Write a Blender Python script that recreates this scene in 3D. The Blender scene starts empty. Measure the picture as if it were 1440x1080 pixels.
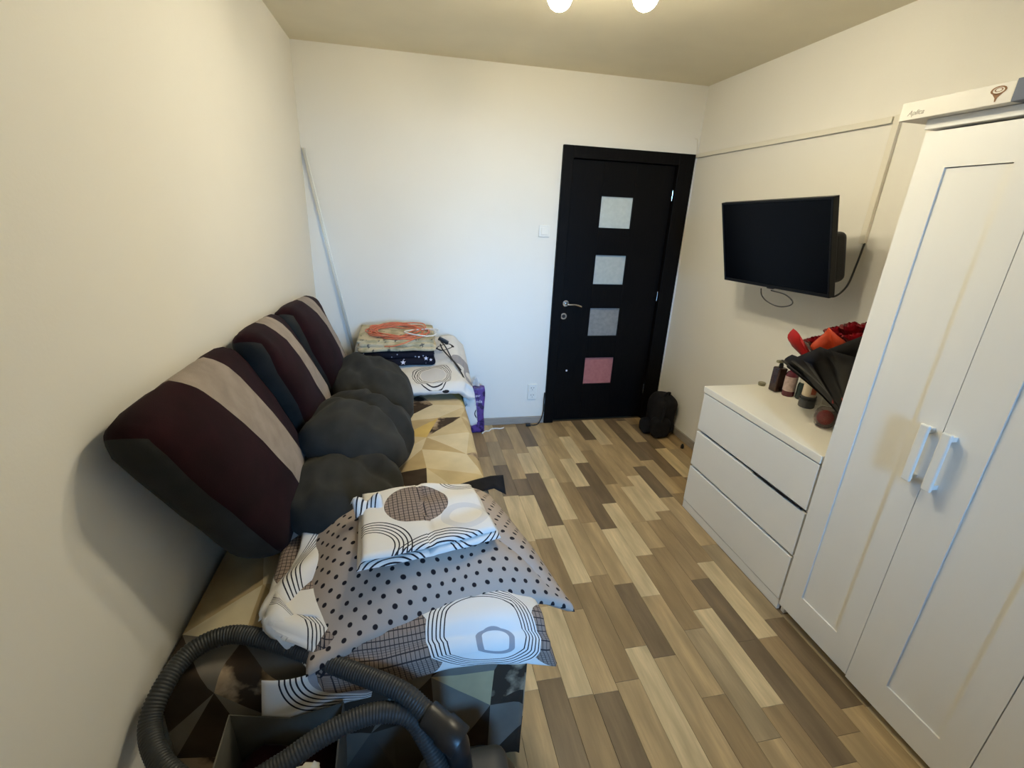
import bpy, bmesh, math, random
from mathutils import Vector, Matrix, Euler, noise
random.seed(7)
S = bpy.context.scene
C = S.collection
R = math.radians
# ------------------------------------------------------------------ camera
cd = bpy.data.cameras.new('camera'); cam = bpy.data.objects.new('camera', cd); C.objects.link(cam)
cam.location = (-2.0547, -3.3925, 1.6257)
cam.rotation_euler = (1.2184, -0.0431, -0.2022)
cd.sensor_width = 36; cd.lens = 651.85/1440*36; cd.clip_start = .02
S.camera = cam
# ------------------------------------------------------------------ world (cool daylight outside the window)
W = bpy.data.worlds.new('world'); S.world = W; W.use_nodes = True
bg = W.node_tree.nodes['Background']
wt = W.node_tree; tc = wt.nodes.new('ShaderNodeTexCoord'); sx = wt.nodes.new('ShaderNodeSeparateXYZ'); wt.links.new(tc.outputs['Generated'], sx.inputs[0])
mr = wt.nodes.new('ShaderNodeMapRange'); wt.links.new(sx.outputs['Z'], mr.inputs[0]); mr.inputs[1].default_value = -.05; mr.inputs[2].default_value = .03
mw = wt.nodes.new('ShaderNodeMix'); mw.data_type = 'RGBA'; wt.links.new(mr.outputs[0], mw.inputs[0])
mw.inputs[6].default_value = (.05, .06, .06, 1); mw.inputs[7].default_value = (.18, .50, 1.0, 1)     # dim ground below the horizon, blue sky above
wt.links.new(mw.outputs[2], bg.inputs[0]); bg.inputs[1].default_value = 84.0
pl = bpy.data.lights.new('window_portal', 'AREA'); pl.shape = 'RECTANGLE'; pl.size = .88; pl.size_y = 1.40
pl.cycles.is_portal = True
po = bpy.data.objects.new('window_portal', pl); C.objects.link(po)
po.location = (-1.38, -6.19, 1.70); po.rotation_euler = (R(90), 0, 0)
LAMP = 225.0; LAMPCOL = (1.0, .895, .65)
S.view_settings.view_transform = 'Standard'; S.view_settings.look = 'None'
S.view_settings.gamma = 1; S.view_settings.exposure = 0.30
S.view_settings.use_curve_mapping = False

RW, RH, RY = 2.708, 2.5145, -4.25      # room width, height, rear wall
# ------------------------------------------------------------------ materials
class NT:
    def __init__(s, name):
        s.m = bpy.data.materials.new(name); s.m.use_nodes = True
        s.t = s.m.node_tree; s.b = s.t.nodes['Principled BSDF']
    def n(s, typ, **kw):
        x = s.t.nodes.new(typ)
        for k, v in kw.items(): setattr(x, k, v)
        return x
    def L(s, a, b): s.t.links.new(a, b)
    def val(s, sock, v):
        if isinstance(v, (int, float)): sock.default_value = v
        elif isinstance(v, tuple): sock.default_value = v if len(v) == len(sock.default_value) else v + (1,)
        else: s.L(v, sock)
    def math(s, op, a, b=0.0, c=None):
        x = s.n('ShaderNodeMath', operation=op); s.val(x.inputs[0], a); s.val(x.inputs[1], b)
        if c is not None: s.val(x.inputs[2], c)
        return x.outputs[0]
    def mix(s, f, a, b):
        x = s.n('ShaderNodeMix', data_type='RGBA'); s.val(x.inputs[0], f); s.val(x.inputs[6], a); s.val(x.inputs[7], b)
        return x.outputs[2]
    def coord(s, which='Object'):
        return s.n('ShaderNodeTexCoord').outputs[which]
    def noise(s, scale, detail=2, vec=None, stretch=None, out='Fac'):
        v = vec or s.coord()
        if stretch:
            mp = s.n('ShaderNodeMapping'); s.L(v, mp.inputs[0]); mp.inputs['Scale'].default_value = stretch; v = mp.outputs[0]
        x = s.n('ShaderNodeTexNoise'); s.L(v, x.inputs['Vector']); x.inputs['Scale'].default_value = scale; x.inputs['Detail'].default_value = detail
        return x.outputs[out]
    def ramp(s, f, lo, hi):
        x = s.n('ShaderNodeMapRange'); s.val(x.inputs[0], f); x.inputs[1].default_value = lo; x.inputs[2].default_value = hi
        return x.outputs[0]
    def bump(s, h, strength=.2, dist=.01):
        x = s.n('ShaderNodeBump'); s.L(h, x.inputs['Height']); x.inputs['Strength'].default_value = strength; x.inputs['Distance'].default_value = dist
        s.L(x.outputs[0], s.b.inputs['Normal'])
    def set(s, col=None, rough=None, metal=None, spec=None, **kw):
        if col is not None: s.val(s.b.inputs['Base Color'], col)
        if rough is not None: s.val(s.b.inputs['Roughness'], rough)
        if metal is not None: s.val(s.b.inputs['Metallic'], metal)
        if spec is not None: s.val(s.b.inputs['Specular IOR Level'], spec)
        for k, v in kw.items(): s.val(s.b.inputs[k.replace('_', ' ')], v)
        return s
def sh(c, k): return tuple(min(1, x*k) for x in c)
def mat(name, col, rough=.5, spec=.5, var=.08, scale=6, metal=0, bump=0, bscale=200, bdist=.002, sheen=0):
    t = NT(name)
    f = t.ramp(t.noise(scale, 3), .3, .7)
    t.set(t.mix(f, sh(col, 1-var), sh(col, 1+var)), rough, metal, spec)
    if bump: t.bump(t.noise(bscale, 2), bump, bdist)
    if sheen: t.set(Sheen_Weight=sheen)
    return t.m
M = {}
M['wall'] = mat('wall_paint', (.80, .775, .715), .85, .2, .015, 2, bump=.12, bscale=120)
M['baffle'] = mat('baffle_render', (.30, .28, .25), .9, .1, .1, 5)
M['ceiling'] = mat('ceiling_paint', (.80, .735, .575), .9, .15, .03, 3, bump=.25, bscale=160)
M['white_lacquer'] = mat('white_lacquer', (.80, .785, .74), .38, .45, .012, 3)
M['white_top'] = mat('white_foil_top', (.86, .82, .72), .3, .5, .012, 3)
M['white_plastic'] = mat('white_plastic', (.80, .79, .74), .35, .5, .02, 6)
M['trunk'] = mat('trunking_plastic', (.76, .72, .62), .4, .4, .02, 6)
M['wenge'] = NT('wenge_foil').m
t = NT('wenge_veneer'); f = t.noise(9, 5, stretch=(14, 14, .9)); t.set(t.mix(t.ramp(f, .35, .7), (.0016, .0014, .0015), (.0042, .0034, .0033)), .5, 0, .10); t.bump(f, .15, .001); M['wenge'] = t.m
M['chrome'] = mat('brushed_chrome', (.62, .62, .60), .22, .5, .05, 30, metal=1)
M['black_plastic'] = mat('black_plastic', (.010, .010, .011), .38, .45, .1, 10)
M['screen'] = mat('screen_glass', (.0012, .0015, .0030), .22, .06, .05, 3)
M['tv_black'] = mat('television_black', (.004, .004, .005), .35, .2, .05, 3)
M['black_cloth'] = mat('black_cloth', (.008, .008, .010), .85, .2, .3, 30, bump=.3, bscale=300)
M['rubber'] = mat('hose_plastic', (.030, .032, .033), .48, .3, .15, 8)
M['maroon'] = mat('maroon_velour', (.0125, .0018, .0036), .9, .10, .35, 9, bump=.25, bscale=350, sheen=.03)
M['greystripe'] = mat('light_grey_suede', (.27, .222, .19), .9, .2, .16, 14, bump=.25, bscale=300, sheen=.1)
M['charcoal'] = mat('charcoal_suede', (.026, .0262, .0245), .9, .12, .22, 10, bump=.25, bscale=300, sheen=.04)
M['darkbase'] = mat('dark_bed_base', (.008, .008, .009), .8, .2, .2, 10)
M['red_paper'] = mat('red_paper', (.42, .012, .012), .5, .4, .15, 12)
M['orange_paper'] = mat('orange_red_paper', (.50, .055, .015), .5, .4, .15, 12)
M['black_paper'] = mat('black_paper', (.010, .009, .010), .45, .4, .15, 12)
M['rose'] = mat('red_rose_petals', (.21, .004, .009), .32, .5, .3, 30)
M['tan_paper'] = mat('kraft_grey_paper', (.105, .10, .085), .8, .2, .15, 14)
M['crumple'] = mat('white_tissue', (.66, .64, .56), .8, .2, .1, 30)
M['orange_cable'] = mat('orange_cable_sheath', (.62, .17, .085), .45, .4, .1, 20)
M['pale_cable'] = mat('white_cable_sheath', (.78, .76, .72), .45, .4, .05, 20)
M['grout'] = mat('floor_underlay', (.10, .078, .052), .9, .1, .1, 8)
M['baseboard'] = NT('x').m
t = NT('baseboard_wood'); f = t.noise(6, 4, stretch=(2, 2, 20)); t.set(t.mix(f, (.25, .22, .19), (.40, .36, .31)), .5); M['baseboard'] = t.m
M['box_white'] = mat('white_carton', (.70, .67, .60), .55, .3, .03, 10)
M['box_end'] = mat('blue_grey_carton', (.10, .12, .17), .55, .3, .05, 10)
M['print_brown'] = mat('brown_print', (.22, .11, .05), .6, .2, .2, 60)
M['print_grey'] = mat('grey_print', (.36, .33, .29), .6, .2, .1, 60)
M['print_white'] = mat('white_print', (.72, .70, .80), .6, .2, .05, 60)
M['amber'] = mat('dark_brown_bottle', (.035, .016, .011), .25, .5, .2, 20)
M['plum'] = mat('plum_bottle', (.10, .016, .028), .25, .5, .2, 20)
M['label_pink'] = mat('pale_pink_label', (.44, .33, .31), .5, .3, .2, 60)
M['teal_dark'] = mat('dark_green_bottle', (.010, .022, .022), .25, .5, .2, 20)
M['silver_cap'] = mat('silver_cap', (.46, .44, .38), .35, .5, .1, 20)
M['cream'] = mat('cream_plastic', (.70, .58, .42), .4, .4, .05, 20)
M['print_red'] = mat('red_print', (.50, .13, .07), .5, .3, .2, 60)
M['grey_jar'] = mat('smoky_grey_jar', (.055, .055, .056), .2, .5, .1, 20)
M['gold_tin'] = mat('olive_tin', (.22, .20, .12), .35, .5, .1, 30)
t = NT('frosted_glass'); t.set((.60, .68, .68), .35, 0, .5); M['frost'] = t.m
def frosted(name, lo, hi, z0, z1):
    t = NT(name); t.set(t.mix(t.ramp(t.noise(40, 2), .3, .7), lo, hi), .38, 0, .5); return t.m
M['frost1'] = frosted('frosted_glass_pale', (.50, .56, .55), (.56, .62, .61), 0, 0)
M['frost2'] = frosted('frosted_glass_grey_green', (.40, .44, .43), (.46, .50, .48), 0, 0)
M['frost3'] = frosted('frosted_glass_grey', (.20, .20, .20), (.26, .26, .25), 0, 0)
M['frost4'] = frosted('frosted_glass_pink', (.36, .125, .12), (.42, .16, .15), 0, 0)
t = NT('smoky_glass'); t.set((.62, .56, .54), .05, 0, .5, Transmission_Weight=.95, IOR=1.15); M['glass'] = t.m
t = NT('window_glass')
tr = t.n('ShaderNodeBsdfTransparent'); gl = t.n('ShaderNodeBsdfGlossy'); mx = t.n('ShaderNodeMixShader')
gl.inputs['Roughness'].default_value = .03; mx.inputs[0].default_value = .06
t.L(tr.outputs[0], mx.inputs[1]); t.L(gl.outputs[0], mx.inputs[2]); t.L(mx.outputs[0], t.t.nodes['Material Output'].inputs[0]); M['pane'] = t.m
t = NT('clear_film'); tr = t.n('ShaderNodeBsdfTransparent'); mx = t.n('ShaderNodeMixShader'); mx.inputs[0].default_value = .35
t.set((.75, .75, .78), .2); t.L(tr.outputs[0], mx.inputs[1]); t.L(t.b.outputs[0], mx.inputs[2]); t.L(mx.outputs[0], t.t.nodes['Material Output'].inputs[0]); M['film'] = t.m
t = NT('lamp_globe'); t.set((1, 1, 1), .4); t.val(t.b.inputs['Emission Color'], LAMPCOL); t.b.inputs['Emission Strength'].default_value = LAMP; M['globe'] = t.m
# polka dots
def dots_mat():
    t = NT('polka_dot_cotton'); uv = t.coord('UV'); sp = t.n('ShaderNodeSeparateXYZ'); t.L(uv, sp.inputs[0])
    g = .036
    x = t.math('DIVIDE', sp.outputs[0], g); y = t.math('DIVIDE', sp.outputs[1], g*.80)
    row = t.math('FLOOR', y); odd = t.math('MULTIPLY', t.math('MODULO', t.math('ABSOLUTE', row), 2.0), .5)
    fx = t.math('SUBTRACT', t.math('FRACT', t.math('ADD', x, odd)), .5)
    fy = t.math('MULTIPLY', t.math('SUBTRACT', t.math('FRACT', y), .5), .80)
    d = t.math('SQRT', t.math('ADD', t.math('MULTIPLY', fx, fx), t.math('MULTIPLY', fy, fy)))
    f = t.ramp(d, .185, .150)
    base = t.mix(t.noise(5, 3), (.34, .285, .25), (.40, .335, .29))
    t.set(t.mix(f, base, (.014, .011, .014)), .85, 0, .2); t.bump(t.noise(500, 1), .1, .001); return t.m
M['dots'] = dots_mat()
# white bedding with line rings, grey rings and grid-checked discs
def motif_mat(name, motifs, base=((.62, .60, .575), (.70, .68, .66))):
    """motifs: (kind, u, v, r0, r1) in metres on the cloth; later ones lie on top"""
    t = NT(name); sp = t.n('ShaderNodeSeparateXYZ'); t.L(t.coord('UV'), sp.inputs[0]); U, V = sp.outputs[0], sp.outputs[1]
    lt = lambda a, b: t.math('LESS_THAN', a, b)
    gt = lambda a, b: t.math('GREATER_THAN', a, b)
    mul = lambda a, b: t.math('MULTIPLY', a, b)
    col = t.mix(t.noise(4, 2), base[0], base[1])
    gx = lt(t.math('FRACT', t.math('DIVIDE', U, .0135)), .16); gy = lt(t.math('FRACT', t.math('DIVIDE', V, .0135)), .16)
    chk = t.mix(t.math('MAXIMUM', gx, gy), (.25, .195, .165), (.035, .028, .03))
    for kind, cu, cv, r0, r1 in motifs:
        du = t.math('SUBTRACT', U, cu); dv = t.math('SUBTRACT', V, cv)
        d = t.math('SQRT', t.math('ADD', mul(du, du), mul(dv, dv))); band = mul(gt(d, r0), lt(d, r1))
        if kind == 'check': col = t.mix(band, col, chk)
        elif kind == 'grey': col = t.mix(band, col, (.30, .29, .31))
        elif kind == 'pale': col = t.mix(band, col, (.55, .55, .575))
        elif kind == 'white': col = t.mix(band, col, base[1])
        elif kind == 'dark': col = t.mix(band, col, (.020, .017, .018))
        else:
            ln = lt(t.math('FRACT', t.math('DIVIDE', t.math('SUBTRACT', d, r0), .0115)), .33)
            col = t.mix(mul(band, ln), col, (.020, .018, .024))
    t.set(col, .85, 0, .2); t.bump(t.noise(30, 3), .15, .004); return t.m
M['duvet_print'] = motif_mat('duvet_print', [('check', .34, .70, -1, .185), ('check', .95, .70, -1, .16), ('white', .66, .66, -1, .175), ('lines', .66, .66, .12, .172), ('grey', .69, .69, .040, .058), ('check', .12, .30, -1, .12), ('lines', .05, .66, .10, .15)])
M['sheet_print'] = motif_mat('sheet_print', [('check', .165, .115, -1, .098), ('lines', .02, .295, .065, .118), ('pale', .30, .22, .05, .075), ('lines', .205, .44, .115, .165), ('lines', .33, -.03, .06, .09)])
M['sheet_under'] = motif_mat('sheet_underside_print', [('lines', .08, .40, .06, .11), ('check', .42, .33, -1, .02), ('lines', .30, .28, .05, .08)])
M['line_print'] = motif_mat('line_print', [('lines', .30, .24, .215, .268), ('dark', .36, .42, -1, .0), ('check', .02, .02, -1, .07), ('pale', .22, .02, .04, .06)])
M['hang_print'] = motif_mat('hanging_print', [('lines', .28, -.02, .195, .245), ('grey', .28, -.02, .165, .185), ('check', .02, .22, -1, .06)])
M['far_print'] = motif_mat('far_duvet_print', [('lines', .50, .17, .080, .126), ('pale', .50, .17, -1, .07), ('grey', .70, .33, -1, .075), ('dark', .60, .52, .05, .062), ('grey', .78, .20, .05, .085), ('dark', .56, .035, -1, .022), ('lines', .88, .10, .05, .09), ('pale', .14, .5, .05, .1)])
def wood(name, c):
    t = NT(name); ob = t.n('ShaderNodeObjectInfo').outputs['Random']
    cb = t.n('ShaderNodeCombineXYZ'); t.L(t.math('MULTIPLY', ob, 37.0), cb.inputs[0]); t.L(t.math('MULTIPLY', ob, 91.0), cb.inputs[1])
    ad = t.n('ShaderNodeVectorMath', operation='ADD'); t.L(t.coord(), ad.inputs[0]); t.L(cb.outputs[0], ad.inputs[1])
    f = t.noise(3.2, 4, ad.outputs[0], (6, .8, 1)); g = t.noise(14, 4, ad.outputs[0], (9, .6, 1))
    c1 = t.mix(t.ramp(f, .34, .68), sh(c, .70), sh(c, 1.14)); c2 = t.mix(t.ramp(g, .42, .75), c1, sh(c, .72))
    t.set(t.mix(.55, c1, c2), .42, 0, .4); t.bump(g, .06, .001); return t.m
TONES = {'l': (.64, .49, .275), 'm': (.46, .325, .165), 'b': (.335, .228, .113), 'd': (.20, .138, .076), 'g': (.375, .278, .155)}
WOOD = {k: wood('laminate_'+n, TONES[k]) for k, n in (('l', 'light'), ('m', 'medium'), ('b', 'brown'), ('d', 'dark'), ('g', 'greyish'))}
# ------------------------------------------------------------------ geometry helpers
def mk(name, verts, faces, m, parent=None, smooth=False, uv=None, midx=None, loc=None, rot=None):
    me = bpy.data.meshes.new(name); me.from_pydata([tuple(v) for v in verts], [], faces); me.update()
    for x in (m if isinstance(m, (list, tuple)) else [m]): me.materials.append(x)
    if midx: me.polygons.foreach_set('material_index', midx)
    if smooth: me.polygons.foreach_set('use_smooth', [True]*len(me.polygons))
    if uv:
        l = me.uv_layers.new(name='UVMap')
        for lp in me.loops: l.data[lp.index].uv = uv[lp.vertex_index]
    o = bpy.data.objects.new(name, me); C.objects.link(o)
    if parent: o.parent = parent
    if loc: o.location = loc
    if rot: o.rotation_euler = rot
    return o
def fromb(name, bm, m, parent=None, smooth=False):
    me = bpy.data.meshes.new(name); bm.to_mesh(me); bm.free()
    for x in (m if isinstance(m, (list, tuple)) else [m]): me.materials.append(x)
    if smooth: me.polygons.foreach_set('use_smooth', [True]*len(me.polygons))
    o = bpy.data.objects.new(name, me); C.objects.link(o)
    if parent: o.parent = parent
    return o
def bx(bm, lo, hi, bev=0, seg=2, mtx=None):
    r = bmesh.ops.create_cube(bm, size=1)['verts']
    for v in r:
        v.co = Vector([lo[i] + (v.co[i]+.5)*(hi[i]-lo[i]) for i in range(3)])
    if bev:
        es = list({e for v in r for e in v.link_edges})
        bmesh.ops.bevel(bm, geom=es, offset=bev, segments=seg, affect='EDGES', profile=.5)
    if mtx:
        pass
    return bm
def box(name, lo, hi, m, parent=None, bev=.002, seg=2):
    bm = bmesh.new(); bx(bm, lo, hi, bev, seg)
    return fromb(name, bm, m, parent)
def tag(o, label=None, cat=None, group=None, kind=None):
    if label: o['label'] = label
    if cat: o['category'] = cat
    if group: o['group'] = group
    if kind: o['kind'] = kind
    return o
def thing(name, label, cat, loc, rz=0, group=None):
    o = bpy.data.objects.new(name, None); C.objects.link(o); o.empty_display_size = .1
    o.location = loc; o.rotation_euler = (0, 0, rz)
    return tag(o, label, cat, group)
def under(o, p):
    """make o a child of p, keeping o's geometry where it was written in world space"""
    o.parent = p
    o.matrix_parent_inverse = (Matrix.Translation(p.location) @ p.rotation_euler.to_matrix().to_4x4()).inverted() if p.parent is None else Matrix()
    return o
def catmull(pts, n):
    P = [Vector(p) for p in pts]; P = [2*P[0]-P[1]] + P + [2*P[-1]-P[-2]]; out = []
    for i in range(1, len(P)-2):
        for k in range(n):
            t = k/n
            out.append(.5*((2*P[i]) + (P[i+1]-P[i-1])*t + (2*P[i-1]-5*P[i]+4*P[i+1]-P[i+2])*t*t + (3*P[i]-P[i-1]-3*P[i+1]+P[i+2])*t**3))
    out.append(P[-2]); return out
def resample(pts, step):
    out = [pts[0]]; acc = 0
    for a, b in zip(pts, pts[1:]):
        d = (b-a).length; s = step-acc
        while s <= d:
            out.append(a.lerp(b, s/d)); s += step
        acc = (acc + d) % step
    return out
def tube(path, rad, seg=8, cap=True):
    V, F = [], []; up = Vector((0, 0, 1)); n = len(path); prev = None
    for i, p in enumerate(path):
        d = (path[min(i+1, n-1)]-path[max(i-1, 0)]).normalized()
        if prev is None:
            a = d.cross(up)
            if a.length < .1: a = d.cross(Vector((1, 0, 0)))
        else: a = prev - d*prev.dot(d)
        a.normalize(); prev = a; b = d.cross(a)
        r = rad[i] if isinstance(rad, list) else rad
        for k in range(seg):
            t = 2*math.pi*k/seg; V.append(p + (a*math.cos(t)+b*math.sin(t))*r)
    for i in range(n-1):
        for k in range(seg):
            k2 = (k+1) % seg; F.append((i*seg+k, i*seg+k2, (i+1)*seg+k2, (i+1)*seg+k))
    if cap: F.append(tuple(range(seg))[::-1]); F.append(tuple((n-1)*seg+k for k in range(seg)))
    return V, F
def cable(name, pts, r, m, parent=None, n=8, seg=7):
    V, F = tube(catmull(pts, n), r, seg); return mk(name, V, F, m, parent, True)
def lathe(prof, seg=20, c=(0, 0, 0)):
    V, F = [], []
    for r, z in prof:
        for k in range(seg):
            t = 2*math.pi*k/seg; V.append((c[0]+r*math.cos(t), c[1]+r*math.sin(t), c[2]+z))
    for i in range(len(prof)-1):
        for k in range(seg):
            k2 = (k+1) % seg; F.append((i*seg+k, i*seg+k2, (i+1)*seg+k2, (i+1)*seg+k))
    F.append(tuple(range(seg))[::-1]); F.append(tuple((len(prof)-1)*seg+k for k in range(seg)))
    return V, F
def smoothsplit(o, ang=40):
    me = o.data; me.polygons.foreach_set('use_smooth', [True]*len(me.polygons))
    bm = bmesh.new(); bm.from_mesh(me)
    for e in bm.edges:
        if len(e.link_faces) == 2 and e.calc_face_angle(0) > R(ang): e.smooth = False
    bm.to_mesh(me); bm.free(); return o
def soft_grid(av, bv, cv, h, r):
    """rounded box surface; returns verts, normalised coords (-1..1), faces, per face (axis, sign)"""
    idx = {}; P = []; F = []; A = []
    def vid(p):
        k = tuple(round(x, 5) for x in p)
        if k not in idx: idx[k] = len(P); P.append(Vector(p))
        return idx[k]
    ax = [av, bv, cv]
    for d in range(3):
        u, v = ax[(d+1) % 3], ax[(d+2) % 3]
        for s in (-1, 1):
            for i in range(len(u)-1):
                for j in range(len(v)-1):
                    q = []
                    for (a, b) in ((i, j), (i+1, j), (i+1, j+1), (i, j+1)):
                        p = [0, 0, 0]; p[d] = s; p[(d+1) % 3] = u[a]; p[(d+2) % 3] = v[b]; q.append(vid(p))
                    if s < 0: q.reverse()
                    F.append(tuple(q)); A.append((d, s))
    out = []
    for p in P:
        q = Vector([p[i]*h[i] for i in range(3)]); inn = Vector([max(-(h[i]-r), min(h[i]-r, q[i])) for i in range(3)])
        d = q-inn
        if d.length > 1e-9: q = inn + d.normalized()*r
        out.append(q)
    return out, P, F, A
def lin(n): return [-1+2*i/n for i in range(n+1)]
def nz(p, s, seed=0): return noise.noise(Vector((p[0]*s+seed*7.3, p[1]*s-seed*3.1, p[2]*s+seed*1.7)))
def sheet(name, fn, nu, nv, thick, m, parent=None, size=(1, 1), uvo=(0, 0), edge=.06):
    """thick soft sheet over fn(u,v); thickness fades round at the rim"""
    eps = 1e-3; top = []; bot = []; uv = []
    us = [i/nu for i in range(nu+1)]; vs = [j/nv for j in range(nv+1)]
    for v in vs:
        for u in us:
            p = Vector(fn(u, v)); du = Vector(fn(min(1, u+eps), v))-Vector(fn(max(0, u-eps), v)); dv = Vector(fn(u, min(1, v+eps)))-Vector(fn(u, max(0, v-eps)))
            n = du.cross(dv).normalized()
            e = min(u, 1-u)*size[0]; e = min(e, min(v, 1-v)*size[1]); k = min(1, e/max(edge, 1e-6)); k = math.sqrt(max(0, 1-(1-k)**2))
            th = thick(u, v) if callable(thick) else thick
            top.append(p + n*th*.5*k); bot.append(p - n*th*.5*(.05+.95*k)); uv.append((uvo[0]+u*size[0], uvo[1]+v*size[1]))
    N = (nu+1); F = []; T = len(top)
    for j in range(nv):
        for i in range(nu):
            a = j*N+i; F.append((a, a+1, a+N+1, a+N)); F.append((T+a, T+a+N, T+a+N+1, T+a+1))
    rim = [i for i in range(N)] + [j*N+nu for j in range(1, nv+1)] + [nv*N+i for i in range(nu-1, -1, -1)] + [j*N for j in range(nv-1, 0, -1)]
    for a, b in zip(rim, rim[1:]+rim[:1]): F.append((a, T+a, T+b, b))
    return mk(name, top+bot, F, m, parent, True, uv+uv)
def interp(tab, x):
    if x <= tab[0][0]: return tab[0][1]
    for (a, b), (c, d) in zip(tab, tab[1:]):
        if x <= c:
            t = (x-a)/(c-a); t = t*t*(3-2*t)*.5+t*.5; return b+(d-b)*t
    return tab[-1][1]
def text(name, s, size, m, mtx, parent, shear=0, ext=.0004):
    cu = bpy.data.curves.new(name, 'FONT'); cu.body = s; cu.size = size; cu.extrude = ext; cu.shear = shear; cu.align_x = 'CENTER'; cu.align_y = 'CENTER'
    o = bpy.data.objects.new(name, cu); C.objects.link(o); dg = bpy.context.evaluated_depsgraph_get()
    me = bpy.data.meshes.new_from_object(o.evaluated_get(dg)); bpy.data.objects.remove(o); me.materials.append(m)
    me.transform(mtx); q = bpy.data.objects.new(name, me); C.objects.link(q); under(q, parent); return q
# ------------------------------------------------------------------ room shell
T = .12
fl = tag(box('floor', (-RW-T, RY-T, -.10), (T, T, -.004), M['grout'], bev=0), kind='structure')
tag(box('ceiling', (-RW-T, RY-T, RH), (T, T, RH+.1), M['ceiling'], bev=0), kind='structure')
tag(box('wall_left', (-RW-T, RY-T, -.1), (-RW, T, RH), M['wall'], bev=0), kind='structure')
tag(box('wall_right', (0, RY-T, -.1), (T, T, RH), M['wall'], bev=0), kind='structure')
DX0, DX1, DZ = -1.0228, -.0257, 2.082       # door casing outer edges
bm = bmesh.new(); bx(bm, (-RW, 0, -.1), (DX0+.02, T, RH)); bx(bm, (DX0+.02, 0, DZ-.02), (0, T, RH)); bx(bm, (DX1-.02, 0, -.1), (0, T, DZ-.02))
tag(fromb('wall_back', bm, M['wall']), kind='structure')
tag(box('wall_leak_block', (-RW, T, -.1), (T, T+.03, RH), M['wall'], bev=0), kind='structure')  # unseen slab added to block sky light leaking under the door
WX0, WX1, WZ0, WZ1 = -1.80, -.96, .88, 2.36  # the window behind the photographer
bm = bmesh.new(); bx(bm, (-RW, RY-T, -.1), (WX0, RY, RH)); bx(bm, (WX1, RY-T, -.1), (0, RY, RH)); bx(bm, (WX0, RY-T, -.1), (WX1, RY, WZ0)); bx(bm, (WX0, RY-T, WZ1), (WX1, RY, RH))
tag(fromb('wall_rear', bm, M['wall']), kind='structure')
bm = bmesh.new(); w = .055; y0, y1 = RY-.09, RY-.03; mid = (WX0+WX1)/2
for a, b in (((WX0, y0, WZ0), (WX0+w, y1, WZ1)), ((WX1-w, y0, WZ0), (WX1, y1, WZ1)), ((mid-w/2, y0, WZ0+w), (mid+w/2, y1, WZ1-w)), ((WX0+w, y0, WZ0), (WX1-w, y1, WZ0+w)), ((WX0+w, y0, WZ1-w), (WX1-w, y1, WZ1))): bx(bm, a, b, .004)
win = tag(fromb('window_1', bm, M['white_plastic']), kind='structure')
for a, b in ((WX0+w, mid-w/2), (mid+w/2, WX1-w)): box('pane', (a, RY-.065, WZ0+w), (b, RY-.057, WZ1-w), M['pane'], win, 0)
box('window_sill', (WX0-.05, RY-.03, WZ0-.03), (WX1+.05, RY+.12, WZ0), M['white_plastic'], win, .005)
# unseen baffle added to aim the daylight: side walls, slab above, front upstand
bm = bmesh.new(); LY = RY-T-1.82
bx(bm, (WX0-.14, LY, -.1), (WX0-.02, RY-T, RH+.1)); bx(bm, (WX1+.02, LY, -.1), (WX1+.14, RY-T, RH+.1)); bx(bm, (WX0-.02, LY, 2.40), (WX1+.02, RY-T, RH+.1)); bx(bm, (WX0-.02, LY, -.1), (WX1+.02, RY-T, -.02)); bx(bm, (WX0-.02, LY, -.02), (WX1+.02, LY+.1, 1.0))
tag(fromb('wall_baffle', bm, M['baffle']), kind='structure')
# baseboards
tag(box('baseboard_back', (-RW, -.014, 0), (DX0-.001, 0, .062), M['baseboard'], bev=.004), kind='structure')
tag(box('baseboard_right', (-.014, -2.0, 0), (0, -.06, .062), M['baseboard'], bev=.004), kind='structure')
tag(box('baseboard_left', (-RW, RY, 0), (-RW+.014, -.014, .062), M['baseboard'], bev=.004), kind='structure')
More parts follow.
